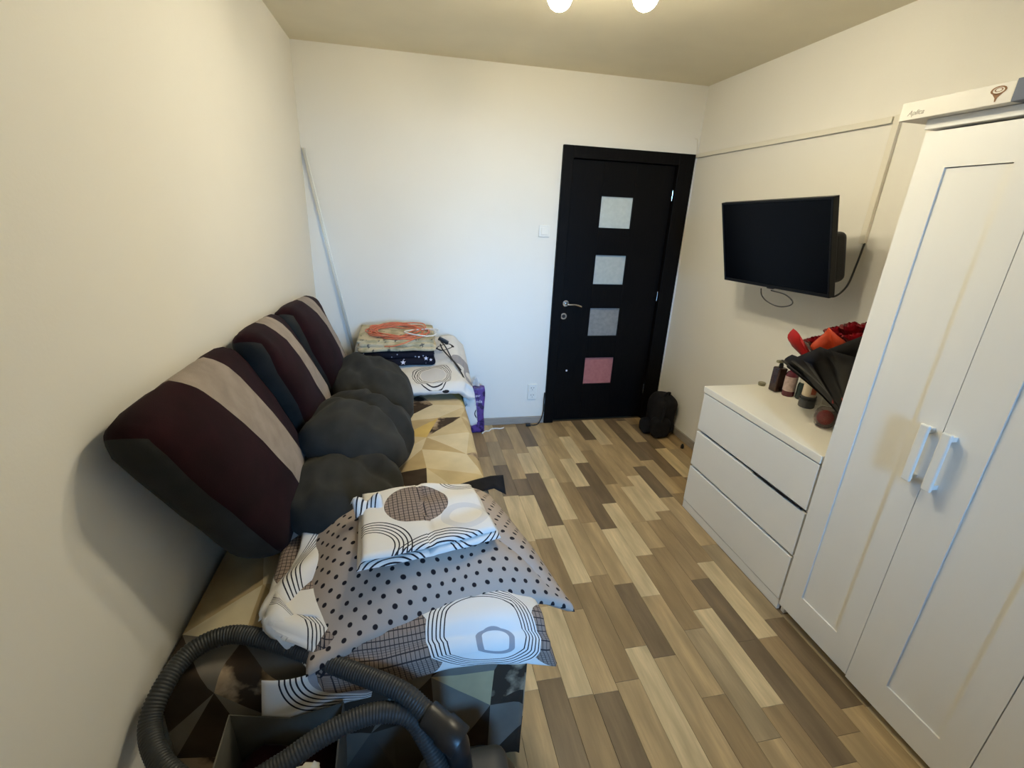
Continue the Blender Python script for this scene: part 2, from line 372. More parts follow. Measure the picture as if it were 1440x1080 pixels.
# laminate planks
PW = .0966
known = {-2: [(-.05, 'm'), (-.44, 'd'), (-.95, 'b')], 0: [(-.35, 'm'), (-.79, 'd'), (-1.17, 'm'), (-1.62, 'g')], 1: [(-.45, 'm'), (-.9, 'l'), (-1.30, 'b'), (-1.735, 'l'), (-2.19, 'b')],
  2: [(0, 'd'), (-.36, 'm'), (-.83, 'm'), (-1.02, 'l'), (-1.374, 'b'), (-1.84, 'd'), (-2.19, 'd'), (-2.66, 'm')], 3: [(-.1, 'm'), (-.52, 'b'), (-.98, 'm'), (-1.38, 'm'), (-1.6, 'b'), (-2.009, 'l'), (-2.45, 'b')],
  4: [(-.28, 'l'), (-.69, 'd'), (-1.18, 'l'), (-1.642, 'b'), (-2.1, 'g'), (-2.55, 'm')], 5: [(-.3, 'm'), (-.62, 'l'), (-.98, 'd'), (-1.41, 'l'), (-1.9, 'm'), (-2.38, 'b')],
  6: [(0, 'm'), (-.41, 'm'), (-.92, 'b'), (-1.34, 'm'), (-1.81, 'd'), (-2.2, 'm'), (-2.7, 'l')], 7: [(-.0, 'd'), (-.41, 'l'), (-.86, 'l'), (-1.3, 'm'), (-1.74, 'b'), (-2.14, 'l'), (-2.62, 'm')],
  8: [(-.06, 'm'), (-.5, 'l'), (-.78, 'd'), (-1.34, 'l'), (-1.775, 'b'), (-2.27, 'm')], 9: [(-.0, 'b'), (-.43, 'm'), (-.84, 'd'), (-1.03, 'l'), (-1.437, 'b'), (-1.92, 'm'), (-2.3, 'd'), (-2.8, 'm')],
  10: [(-.1, 'm'), (-.3, 'g'), (-.65, 'd'), (-1.02, 'l'), (-1.45, 'm'), (-1.88, 'l'), (-2.297, 'b')], 11: [(-.12, 'b'), (-.52, 'm'), (-.95, 'g'), (-1.4, 'm'), (-1.86, 'm'), (-2.215, 'd'), (-2.7, 'm')]}
rnd = random.Random(4); seq = 'mblmdgmbmlbm'
for k in range(-6, 24):
    xa, xb = max(-RW, -.49-PW*(k+1)), min(0, -.49-PW*k)
    if xb-xa < .01: continue
    st = known.get(k)
    if not st:
        y = -rnd.random()*.3; st = []
        while y > -2.4: st.append((y, rnd.choice(seq))); y -= rnd.uniform(.38, .5)
    st = list(st)
    if st[0][0] < -.02: st.insert(0, (0, rnd.choice(seq)))
    y = st[-1][0] - rnd.uniform(.38, .5)
    while y > RY: st.append((y, rnd.choice(seq))); y -= rnd.uniform(.38, .5)
    st.append((RY, 'm'))
    for (ya, tn), (yb, _) in zip(st, st[1:]):
        if xb < -1.95 and ya > -2.3: continue
        if xa > -.46 and yb < -1.3 and ya < -1.3: continue
        cx, cy = (xa+xb)/2, (ya+yb)/2; hx, hy = (xb-xa)/2-.0004, (ya-yb)/2-.0004
        V = [(sx*(hx-e), sy*(hy-e), z) for z, e in ((-.0040, 0), (-.0006, 0), (0, .0006)) for sx, sy in ((-1, -1), (1, -1), (1, 1), (-1, 1))]
        F = [(8, 9, 10, 11)] + [(b+i, b+(i+1) % 4, b+4+(i+1) % 4, b+4+i) for b in (0, 4) for i in range(4)]
        mk('plank', V, F, WOOD[tn], fl, loc=(cx, cy, 0))
# ------------------------------------------------------------------ door
FW = .078
bm = bmesh.new(); fy = -.022
bx(bm, (DX0, fy, 0), (DX0+FW, .10, DZ), .003); bx(bm, (DX1-FW-.045, fy, 0), (DX1, .10, DZ), .003); bx(bm, (DX0+FW, fy, DZ-FW), (DX1-FW-.045, .10, DZ), .003)
tag(fromb('trim_1', bm, M['wenge']), kind='structure')
dr = tag(bpy.data.objects.new('door_1', None), kind='structure'); C.objects.link(dr); dr.location = (DX0+FW, .02, 0)
dx0, dx1, dz1 = DX0+FW+.003, DX1-FW-.048, DZ-FW-.003
gx0, gx1 = -.698, -.449; G = [(1.556, 1.772), (1.142, 1.360), (.733, .957), (.323, .551)]
bm = bmesh.new(); ya, yb = .016, .056
bx(bm, (dx0, ya, .012), (gx0, yb, dz1), .002); bx(bm, (gx1, ya, .012), (dx1, yb, dz1), .002)
zs = [dz1] + [z for g in G for z in (g[1], g[0])] + [.012]
for i in range(0, len(zs), 2): bx(bm, (gx0, ya, zs[i+1]), (gx1, yb, zs[i]), 0)
under(fromb('door_leaf', bm, M['wenge']), dr)
for i, (a, b) in enumerate(G):
    g = under(box('glass_pane', (gx0-.004, .031, a-.004), (gx1+.004, .037, b+.004), M['frost%d' % (i+1)], bev=0), dr)
    if i == 3: g['label'] = 'pinkish frosted glass pane'
def disc(name, c, r, th, m, p, seg=20):    # disc facing -y
    V, F = lathe([(r*.85, 0), (r, th*.3), (r, th), (r*.9, th)][::-1], seg); V = [(c[0]+x, c[1]-z, c[2]+y) for x, y, z in V]
    return smoothsplit(under(mk(name, V, [f[::-1] for f in F], m), p))
hx, hz = -.907, .995
disc('handle_rosette', (hx, .016, hz), .024, .010, M['chrome'], dr)
V, F = tube(catmull([(hx, .012, hz), (hx, -.030, hz), (hx+.012, -.038, hz-.002), (hx+.06, -.038, hz-.002), (hx+.095, -.036, hz-.010), (hx+.115, -.034, hz-.018)], 6), .007, 10)
under(mk('door_handle', V, F, M['chrome'], None, True), dr)
disc('keyhole_rosette', (hx-.009, .016, .895), .025, .008, M['chrome'], dr)
disc('keyhole', (hx-.009, .009, .895), .014, .003, M['black_plastic'], dr)
disc('white_sticker', (-.851, .016, .446), .008, .002, M['print_white'], dr, 10)
for z in (1.80, 1.055, .27): under(box('hinge', (dx1-.002, .004, z-.04), (dx1+.006, .016, z+.04), M['chrome'], bev=.004), dr)
# switch and socket
sw = thing('light_switch', 'white square light switch on back wall left of the dark door', 'switch', (-1.119, 0, 1.517))
under(box('switch_plate', (-1.160, -.010, 1.476), (-1.078, 0, 1.558), M['white_plastic'], bev=.004), sw)
under(box('rocker', (-1.143, -.015, 1.492), (-1.095, -.008, 1.542), M['white_plastic'], bev=.003), sw)
so = thing('wall_socket', 'white double wall socket low on back wall beside the door', 'socket', (-1.135, 0, .28))
under(box('socket_plate', (-1.172, -.012, .215), (-1.098, 0, .345), M['white_plastic'], bev=.004), so)
for z in (.312, .250):
    disc('socket_face', (-1.135, -.012, z), .024, .003, M['white_plastic'], so)
    for d in (-.010, .010): disc('socket_hole', (-1.135+d, -.013, z+.004), .0035, .003, M['black_plastic'], so, 8)
    disc('socket_hole', (-1.135, -.013, z-.012), .003, .003, M['black_plastic'], so, 8)
# cable trunking on right wall
tk = thing('cable_trunking', 'cream plastic cable trunking running along right wall above the television', 'trunking', (0, -.76, 2.06))
under(box('trunking_run', (-.018, -1.50, 2.062), (-.001, -.002, 2.088), M['trunk'], bev=.002), tk)
under(box('trunking_drop', (-.018, -1.537, 1.565), (-.001, -1.508, 2.090), M['trunk'], bev=.002), tk)
tag(cable('wall_wire', [(-.045, -.004, 2.185), (-.030, -.012, 2.18), (-.022, -.012, 2.14), (-.018, -.010, 2.095)], .003, M['trunk']), 'thin wire stub in the top corner right of the door', 'wire')
ro = thing('leaning_rod', 'thin pale grey rod leaning in the left back corner behind the sofa', 'rod', (-2.47, -.04, .54))
V, F = tube([Vector((-2.470, -.030, .54)), Vector((-2.694, -.014, 1.95))], .0075, 8); under(mk('rod', V, F, M['trunk'], None, True), ro)
V, F = tube([Vector((-2.459, -.036, .54)), Vector((-2.683, -.020, 1.95))], .006, 8); under(mk('rod_cover', V, F, M['white_plastic'], None, True), ro)
# ------------------------------------------------------------------ ceiling lamp
LC = Vector((-1.37, -1.66, RH)); lamp = thing('ceiling_lamp', 'ceiling lamp with glowing white bulbs at the top edge', 'lamp', LC)
V, F = lathe([(.085, -.0), (.085, -.022), (.075, -.032), (.02, -.036), (.012, -.10), (.0, -.10)][::-1], 24, LC); smoothsplit(under(mk('canopy', V, F, M['chrome']), lamp))
for bxy in ((-1.497, -1.385), (-1.206, -1.485), (-1.42, -1.80)):
    e = Vector((bxy[0], bxy[1], 2.435)); V, F = tube(catmull([LC+Vector((0, 0, -.06)), LC.lerp(e, .5)+Vector((0, 0, -.06)), e], 6), .007, 8); under(mk('arm', V, F, M['chrome'], None, True), lamp)
    cup = under(smoothsplit(mk('lamp_cup', *lathe([(.012, .055), (.03, .052), (.047, .03), (.056, -.012), (.053, -.012), (.044, .028), (.02, .045)], 20, (e.x, e.y, 2.395)), M['white_plastic'])), lamp)
    V, F = lathe([(.046*math.cos(a), .046*math.sin(a)) for a in [R(-90+i*15) for i in range(1, 12)]], 20, (e.x, e.y, 2.378)); under(mk('bulb', V, F, M['globe'], None, True), lamp)
# ------------------------------------------------------------------ television
tv = thing('television', 'flat black television tilted forward on the right wall', 'television', (-.285, -1.263, 1.53))
TM = Matrix.Translation((-.28484, -1.26293, 1.53018)) @ Euler((R(104.237), R(-1.43), R(-89.0165))).to_matrix().to_4x4()
def tvbox(name, lo, hi, m, bev, seg=3):
    bm = bmesh.new(); bx(bm, lo, hi, bev, seg); bm.transform(TM); return under(fromb(name, bm, m), tv)
w2, h2 = .3675, .2175
bm = bmesh.new(); b = .011
for lo, hi in (((-w2, -h2, -.03), (-w2+b, h2, 0)), ((w2-b, -h2, -.03), (w2, h2, 0)), ((-w2+b, h2-b, -.03), (w2-b, h2, 0)), ((-w2+b, -h2, -.03), (w2-b, -h2+.016, 0))): bx(bm, lo, hi, .002)
bm.transform(TM); under(fromb('bezel', bm, M['tv_black']), tv)
tvbox('screen', (-w2+b, -h2+.016, -.028), (w2-b, h2-b, -.004), M['screen'], 0)
tvbox('back_housing', (-.30, -.17, -.118), (.345, .055, -.03), M['tv_black'], .03, 5)
tvbox('logo_tab', (-.022, -h2-.006, -.014), (.022, -h2, -.002), M['black_plastic'], .001)
mt = under(box('wall_bracket', (-.03, -1.36, 1.42), (0, -1.20, 1.62), M['black_plastic'], bev=.003), tv)
mk_ = under(box('bracket_arm', (-.205, -1.31, 1.49), (-.028, -1.25, 1.55), M['black_plastic'], bev=.004), tv)
tag(cable('television_cable', [(-.010, -1.535, 1.566), (-.03, -1.55, 1.53), (-.06, -1.57, 1.46), (-.11, -1.60, 1.38), (-.17, -1.61, 1.335), (-.20, -1.58, 1.335)], .0045, M['black_plastic']), 'black cable drooping from trunking end to the television corner', 'cable')
tag(cable('wire_loop', [(-.215, -1.19, 1.305), (-.21, -1.20, 1.27), (-.21, -1.25, 1.245), (-.21, -1.33, 1.235), (-.21, -1.40, 1.25), (-.21, -1.42, 1.275), (-.21, -1.36, 1.300), (-.21, -1.26, 1.305)], .0032, M['grey_jar']), 'thin grey wire loop hanging below the television', 'wire')
# ------------------------------------------------------------------ chest of drawers
XF = -.492; Y0, Y1 = -1.268, -2.062
ch = thing('chest_of_drawers', 'white three-drawer chest with bottles and bouquet on top', 'chest', (-.25, -1.66, 0))
bm = bmesh.new(); bx(bm, (XF+.022, Y1, .012), (-.012, Y1+.018, .742)); bx(bm, (XF+.022, Y0-.018, .012), (-.012, Y0, .742)); bx(bm, (-.03, Y1+.018, .03), (-.012, Y0-.018, .742)); bx(bm, (XF+.022, Y1+.018, .05), (-.03, Y0-.018, .068))
under(fromb('carcass', bm, M['white_lacquer']), ch)
under(box('top_board', (XF-.004, Y1, .745), (-.012, Y0+.003, .78), M['white_top'], bev=.003), ch)
under(box('plinth', (XF+.004, Y1, 0), (XF+.020, Y0, .052), M['white_lacquer'], bev=.002), ch)
for a, b, sl in ((.525, .739, .004), (.297, .509, 0), (.056, .284, 0)):
    d = under(box('drawer', (XF-.0, Y1+.002, a), (XF+.018, Y0-.002, b), M['white_lacquer'], bev=.003), ch)
    under(box('drawer_box', (XF+.019, Y1+.03, a+.02), (-.06, Y0-.03, b-.05), M['white_lacquer'], bev=0), ch)
def strip(u, v):
    y = -1.735-.305*u; k = math.sin(u*math.pi)**.4
    return (XF-.003-.004*k+.012*(1-v), y, .517+(.018*k+.004*math.sin(u*23))*(v-.45))
tag(sheet('black_garment', strip, 24, 4, .004, M['black_cloth'], None, (.3, .02), edge=.004), 'black cloth edge poking out under the top drawer', 'cloth')
# ------------------------------------------------------------------ wardrobe
XW = -.494; WY0 = -2.070; SP = -2.417; WY1 = -3.19
wd = thing('wardrobe', 'tall white wardrobe with panelled doors and white bar handles at right', 'wardrobe', (-.25, -2.63, 0))
bm = bmesh.new(); bx(bm, (XW+.020, WY0-.018, .0), (-.005, WY0, 1.915)); bx(bm, (XW+.020, WY1, 0), (-.005, WY1+.018, 1.915)); bx(bm, (-.02, WY1, .05), (-.005, WY0, 1.915)); bx(bm, (XW+.022, WY1+.018, .06), (-.02, WY0-.018, .078)); bx(bm, (XW+.07, WY1+.018, 0), (XW+.086, WY0-.018, .06))
under(fromb('carcass', bm, M['white_lacquer']), wd)
under(box('top_board', (XW-.004, WY1-.004, 1.922), (-.005, WY0+.004, 1.950), M['white_lacquer'], bev=.002), wd)
def wdoor(ya, yb, z0, pz0, pz1, pa, pb, hy):
    d = bpy.data.objects.new('door', None); C.objects.link(d); under(d, wd); d.location = (0, 0, 0); d.matrix_parent_inverse = Matrix.Translation(-wd.location)
    bm = bmesh.new(); x0, x1 = XW, XW+.018; z1 = 1.914
    for lo, hi in (((x0, ya-.0, z0), (x1, pa, z1)), ((x0, pb, z0), (x1, yb, z1)), ((x0, pa, pz1), (x1, pb, z1)), ((x0, pa, z0), (x1, pb, pz0))):
        bx(bm, (lo[0], min(lo[1], hi[1]), lo[2]), (hi[0], max(lo[1], hi[1]), hi[2]), 0)
    bmesh.ops.remove_doubles(bm, verts=bm.verts, dist=1e-5)
    o = fromb('door_frame', bm, M['white_lacquer']); o.parent = d
    o = box('door_panel', (XW+.0055, min(pa, pb), pz0), (XW+.014, max(pa, pb)-.001, pz1-.002), M['white_lacquer'], d, 0)
    bm = bmesh.new(); bx(bm, (XW-.034, hy-.014, .876), (XW-.022, hy+.014, 1.072), .004); bx(bm, (XW-.024, hy-.011, .884), (XW, hy+.011, .900), .001); bx(bm, (XW-.024, hy-.011, 1.048), (XW, hy+.011, 1.064), .001)
    o = fromb('handle', bm, M['white_plastic']); o.parent = d
wdoor(WY0-.002, SP+.0012, .042, .163, 1.81, -2.162, -2.336, -2.385)
wdoor(SP-.0012, -2.8035, .034, .150, 1.81, -2.545, -2.72, -2.449)
wdoor(-2.8065, WY1, .034, .150, 1.81, -2.89, -3.105, -2.85)
# carton on the wardrobe
bxx = thing('lamp_carton', 'long white carton with a small lamp picture on top of wardrobe', 'box', (-.44, -2.17, 1.95))
under(box('carton', (-.535, -2.305, 1.9505), (-.40, -2.005, 2.000), M['box_white'], bev=.0015), bxx)
under(box('carton_end', (-.537, -2.36, 1.9505), (-.398, -2.3055, 2.003), M['box_end'], bev=.0015), bxx)
FX = Matrix(((0, 0, -1, -.5353), (-1, 0, 0, 0), (0, 1, 0, 0), (0, 0, 0, 1)))   # text plane facing -x
text('lettering', 'Aplica', .020, M['print_grey'], Matrix.Translation((0, -2.055, 1.968)) @ FX, bxx, .35)
V = []; F = []
def ringp(cy, cz, ra, rb, n=18):
    b = len(V)
    for k in range(n):
        t = 2*math.pi*k/n
        V.append((-.5355, cy+ra*math.cos(t), cz+rb*math.sin(t))); V.append((-.5355, cy+ra*.72*math.cos(t), cz+rb*.72*math.sin(t)))
    for k in range(n): k2 = (k+1) % n; F.append((b+2*k, b+2*k2, b+2*k2+1, b+2*k+1))
ringp(-2.268, 1.984, .019, .010); ringp(-2.268, 1.985, .010, .005)
b = len(V); V += [(-.5355, -2.256, 1.976), (-.5355, -2.280, 1.976), (-.5355, -2.270, 1.966), (-.5355, -2.264, 1.966), (-.5355, -2.2655, 1.957), (-.5355, -2.2685, 1.957)]; F += [(b, b+1, b+2, b+3), (b+3, b+2, b+5, b+4)]
under(mk('lamp_picture', V, F, M['print_brown']), bxx)
# ------------------------------------------------------------------ things on the chest
TZ = .780
def lathe_part(name, prof, c, m, p, seg=20, ang=35):
    V, F = lathe(prof, seg, c); return smoothsplit(under(mk(name, V, F, m), p), ang)
c = (-.135, -1.372, TZ); b1 = thing('pump_bottle', 'dark brown squarish bottle, farthest of the bottles on the chest', 'bottle', c)
under(box('bottle_body', (c[0]-.026, c[1]-.026, TZ), (c[0]+.026, c[1]+.026, TZ+.135), M['amber'], bev=.007, seg=3), b1)
lathe_part('bottle_neck', [(.011, .132), (.011, .15), (.009, .152), (.005, .170)], c, M['black_plastic'], b1)
bm = bmesh.new(); bx(bm, (c[0]-.03, c[1]-.010, TZ+.160), (c[0]+.012, c[1]+.010, TZ+.174), .003); under(fromb('pump_head', bm, M['gold_tin']), b1)
c = (-.118, -1.442, TZ); b2 = thing('lotion_bottle', 'plum bottle with pale label and black pump on the chest', 'bottle', c)
lathe_part('bottle_body', [(.027, 0), (.030, .006), (.030, .115), (.024, .132), (.012, .140), (.012, .148)], c, M['plum'], b2)
lathe_part('label', [(.0305, .03), (.0305, .108)], c, M['label_pink'], b2)
lathe_part('pump_collar', [(.015, .146), (.015, .168), (.006, .170), (.006, .19), (.016, .192), (.016, .205), (.008, .208)], c, M['black_plastic'], b2)
V, F = tube(catmull([(c[0], c[1], TZ+.198), (c[0]-.025, c[1]+.012, TZ+.20), (c[0]-.045, c[1]+.02, TZ+.192)], 4), .006, 8); under(mk('pump_spout', V, F, M['black_plastic'], None, True), b2)
c = (-.085, -1.492, TZ); b3 = thing('small_bottle', 'small dark green bottle with silver cap between plum bottle and cream jar', 'bottle', c)
lathe_part('bottle_body', [(.022, 0), (.025, .005), (.025, .075), (.019, .09)], c, M['teal_dark'], b3)
lathe_part('bottle_cap', [(.021, .0905), (.021, .112), (.018, .115)], c, M['silver_cap'], b3)
c = (-.035, -1.455, TZ); b7 = thing('black_pump_bottle', 'black bottle standing by the wall behind the plum bottle', 'bottle', c)
lathe_part('bottle_body', [(.026, 0), (.028, .006), (.028, .15), (.012, .17), (.012, .185)], c, M['black_plastic'], b7)
lathe_part('bottle_cap', [(.018, .185), (.018, .215), (.012, .22)], c, M['black_plastic'], b7)
c = (-.140, -1.592, TZ); b4 = thing('cosmetic_jar', 'cream topped jar with smoky grey base on the chest', 'jar', c)
lathe_part('jar_base', [(.034, 0), (.037, .004), (.037, .040), (.033, .044), (.033, .050), (.036, .052), (.036, .060)], c, M['grey_jar'], b4)
lathe_part('jar_band', [(.0372, .041), (.0372, .046)], c, M['black_plastic'], b4)
lathe_part('jar_top', [(.031, .060), (.032, .064), (.032, .118), (.034, .120), (.034, .128), (.030, .131)], c, M['cream'], b4)
V = []; F = []
for i in range(6):
    a = R(235+i*9)
    for z in (.074, .108): V.append((c[0]+.0325*math.cos(a), c[1]+.0325*math.sin(a), TZ+z))
F = [(2*i, 2*i+2, 2*i+3, 2*i+1) for i in range(5)]; under(mk('red_mark', V, F, M['print_red']), b4)
c = (-.06, -1.565, TZ); b5 = thing('white_bottle', 'white round-shouldered bottle half hidden behind the cream jar', 'bottle', c)
lathe_part('bottle_body', [(.024, 0), (.026, .005), (.026, .11), (.016, .14), (.010, .15)], c, M['white_plastic'], b5); lathe_part('bottle_cap', [(.012, .150), (.012, .172), (.008, .175)], c, M['white_plastic'], b5)
c = (-.150, -1.285, TZ); b6 = thing('small_tin', 'little flat olive tin beside the brown bottle', 'tin', c)
lathe_part('tin_body', [(.018, 0), (.019, .002), (.019, .010)], c, M['gold_tin'], b6); lathe_part('tin_lid', [(.020, .0102), (.020, .016), (.018, .018)], c, M['gold_tin'], b6)
c = (-.255, -1.815, TZ); gv = thing('round_glass', 'round smoky glass holding a red ball beneath the bouquet', 'glass', c)
lathe_part('glass_bowl', [(.022, 0), (.036, .010), (.046, .035), (.046, .055), (.038, .078), (.030, .088), (.0285, .087), (.036, .076), (.0435, .054), (.0435, .036), (.034, .013), (.02, .006)], c, M['glass'], gv, 24, 60)
lathe_part('red_ball', [(.034*math.cos(R(a)), .045+.034*math.sin(R(a))) for a in range(-85, 90, 17)], c, M['red_paper'], gv, 18, 80)
# bouquet
bo = thing('rose_bouquet', 'bouquet of dark red roses wrapped in black and red paper', 'bouquet', (-.20, -1.93, TZ))
BC = Vector((-.20, -1.93, TZ)); AX = Vector((-.01, .36, 1)).normalized()
BM_ = Matrix.Translation(BC) @ AX.to_track_quat('Z', 'Y').to_matrix().to_4x4()
def petal_sheet(name, a0, aw, z0, z1, r0, r1, m, tip=.06, parent=bo):
    def fn(u, v):
        a = a0 + (u-.5)*aw*(.35+.65*v); e = 1-abs(2*u-1); z = z0+(z1-z0)*v + tip*v*v*e
        r = r0+(r1-r0)*v**1.5 + .012*math.sin(u*9+a0*3)*v
        q = BM_ @ Vector((r*math.cos(a), r*math.sin(a), z)); q.x = q.x if q.x < -.12 else -.12+.42*(q.x+.12); return q
    o = sheet(name, fn, 12, 8, .0016, m, None, (.2, .2), edge=.002); return under(o, parent)
V, F = tube([BM_ @ Vector((0, 0, .002)), BM_ @ Vector((0, 0, .05)), BM_ @ Vector((0, 0, .14))], [.022, .020, .026], 12); under(mk('stem_bundle', V, F, M['black_paper'], None, True), bo)
for i in range(10):
    a = i*2*math.pi/10+.25; near = .5+.5*math.cos(a-3.9)          # the side towards the room is folded lower
    petal_sheet('black_wrap', a, 1.05, .03+.004*(i % 2), .345-.075*near+.015*((i*5) % 3), .03, .255-.03*near+.012*(i % 3), M['black_paper'], .055-.03*near)
for i, (a, w_, m) in enumerate(((1.05, .75, 'red_paper'), (1.75, .6, 'red_paper'), (2.35, .55, 'orange_paper'), (2.85, .5, 'red_paper'), (.35, .6, 'orange_paper'), (-.4, .7, 'red_paper'))):
    petal_sheet('red_wrap', a, w_, .15, .385+.012*(i % 3), .085, .225+.01*(i % 2), M[m], .075)
petal_sheet('maroon_lining', 3.9, 1.7, .20, .315, .13, .20, M['plum'], .01)
def rose(c, s, k):
    V, F = [], []
    for ring, (n, r, h, tl) in enumerate(((5, 1.0, .55, .5), (5, .78, .72, .3), (4, .52, .85, .15), (3, .26, .95, .05))):
        for i in range(n):
            a0 = i*2*math.pi/n + ring*.6 + k; aw = 2*math.pi/n*1.35; b = len(V)
            for v in range(5):
                for u in range(6):
                    a = a0+(u/5-.5)*aw; t = v/4; rr = r*(.25+.75*math.sin(t*1.5))*(1+tl*t*t*.5) - .0; z = -.7*(1-t)+h*t - tl*.35*t**4 + .05*math.sin(u*2+k)
                    V.append(Vector(c)+Vector((rr*math.cos(a), rr*math.sin(a), z))*s)
            for v in range(4):
                for u in range(5): q = b+v*6+u; F.append((q, q+1, q+7, q+6))
    return V, F
k = 0
for (r, n, z) in ((0, 1, .462), (.068, 6, .450), (.138, 11, .412)):
    for i in range(n):
        a = i*2*math.pi/n + r*10; p = BM_ @ Vector((r*math.cos(a), r*math.sin(a), z + .006*math.sin(i*2.3)))
        p.x = min(p.x, -.05); V, F = rose(p, .040, k); k += 1; under(mk('rose', V, F, M['rose'], None, True), bo)
# ------------------------------------------------------------------ bed with patchwork cover
BX0, BX1, BY0, BY1, BZ = -2.685, -1.765, -2.455, -.06, .535
bed = thing('sofa_bed', 'low sofa bed under a patchwork cover along the left wall', 'bed', ((BX0+BX1)/2, (BY0+BY1)/2, 0))
under(box('base', (BX0+.02, BY0+.02, 0), (BX1-.02, BY1-.02, .12), M['darkbase'], bev=.01), bed)
under(box('mattress', (BX0+.008, BY0+.012, .121), (BX1-.012, BY1-.008, BZ-.012), M['darkbase'], bev=.03, seg=3), bed)
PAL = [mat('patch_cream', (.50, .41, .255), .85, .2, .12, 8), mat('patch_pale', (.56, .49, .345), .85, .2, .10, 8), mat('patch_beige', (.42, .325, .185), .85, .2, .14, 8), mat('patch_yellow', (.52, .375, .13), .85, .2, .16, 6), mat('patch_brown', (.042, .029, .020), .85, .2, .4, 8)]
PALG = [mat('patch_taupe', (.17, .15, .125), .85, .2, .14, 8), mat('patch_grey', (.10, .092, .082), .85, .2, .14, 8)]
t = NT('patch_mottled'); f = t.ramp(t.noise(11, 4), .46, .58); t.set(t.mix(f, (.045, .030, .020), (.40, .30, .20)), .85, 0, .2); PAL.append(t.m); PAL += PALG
def cover():
    bm = bmesh.new(); rr = random.Random(12); st = .205; wu = BX1-BX0; lv = BY1-BY0; drop = .47
    nu, nv = int((wu+drop)/st)+2, int((lv+drop)/st)+2; pts = []
    for j in range(nv+1):
        row = []
        for i in range(nu+1):
            u = i*(wu+drop)/nu; v = -drop+j*(lv+drop)/nv
            if 0 < i < nu: u += rr.uniform(-.3, .3)*st
            if 0 < j < nv: v += rr.uniform(-.3, .3)*st
            row.append(bm.verts.new((u, v, 0)))
        pts.append(row)
    for j in range(nv):
        for i in range(nu):
            a, b, c, d = pts[j][i], pts[j][i+1], pts[j+1][i+1], pts[j+1][i]
            tri = ((a, b, c), (a, c, d)) if rr.random() < .5 else ((a, b, d), (b, c, d))
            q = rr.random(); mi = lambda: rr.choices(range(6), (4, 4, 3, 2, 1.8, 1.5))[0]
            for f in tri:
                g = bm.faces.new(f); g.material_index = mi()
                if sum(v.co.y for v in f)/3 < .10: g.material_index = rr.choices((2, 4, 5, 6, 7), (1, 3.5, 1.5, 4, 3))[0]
    rad = .035; cuts = [(0, wu+x) for x in (-.05, -rad, -rad*.5, 0, rad*.55, .1, .2, .3)] + [(1, -x) for x in (-.05, -rad, -rad*.5, 0, rad*.55, .1, .2, .3)]
    cuts += [(0, x*.09) for x in range(1, 10)] + [(1, x*.1) for x in range(1, 24)]
    for ax, x in cuts:
        co = [0, 0, 0]; co[ax] = x; no = [0, 0, 0]; no[ax] = 1
        bmesh.ops.bisect_plane(bm, geom=bm.verts[:]+bm.edges[:]+bm.faces[:], plane_co=co, plane_no=no, dist=1e-6)
    kill = [f for f in bm.faces if f.calc_center_median().x > wu and f.calc_center_median().y < 0]
    bmesh.ops.delete(bm, geom=kill, context='FACES')
    def fold(x):                      # x past the edge (negative: on top) -> (out, down)
        if x <= -rad: return x, 0
        L = rad*math.pi/2; s = x+rad
        if s < L: a = s/rad; return -rad+rad*math.sin(a), rad-rad*math.cos(a)
        return 0, rad+(s-L)
    for v in bm.verts:
        u, w = v.co.x, v.co.y
        ox, dz = fold(u-wu); oy, dy = fold(-w)
        n1 = noise.noise(Vector((u*7, w*7, 1.3)))*.005 + noise.noise(Vector((u*20, w*16, 4)))*.002
        x = BX1+ox; y = BY0-oy; hang = max(dz, dy)
        if dz > .02: x += .012*math.sin(w*9)*min(1, dz*3)+n1
        if dy > .02: y -= .010*(1+math.sin(u*11))*min(1, dy*3)+n1
        v.co = (x, y, BZ-dz-dy+n1*(hang < .02))
    bmesh.ops.recalc_face_normals(bm, faces=bm.faces)
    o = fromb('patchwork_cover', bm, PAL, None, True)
    s = o.modifiers.new('s', 'SOLIDIFY'); s.thickness = .006; s.offset = -1
    return o
under(cover(), bed)
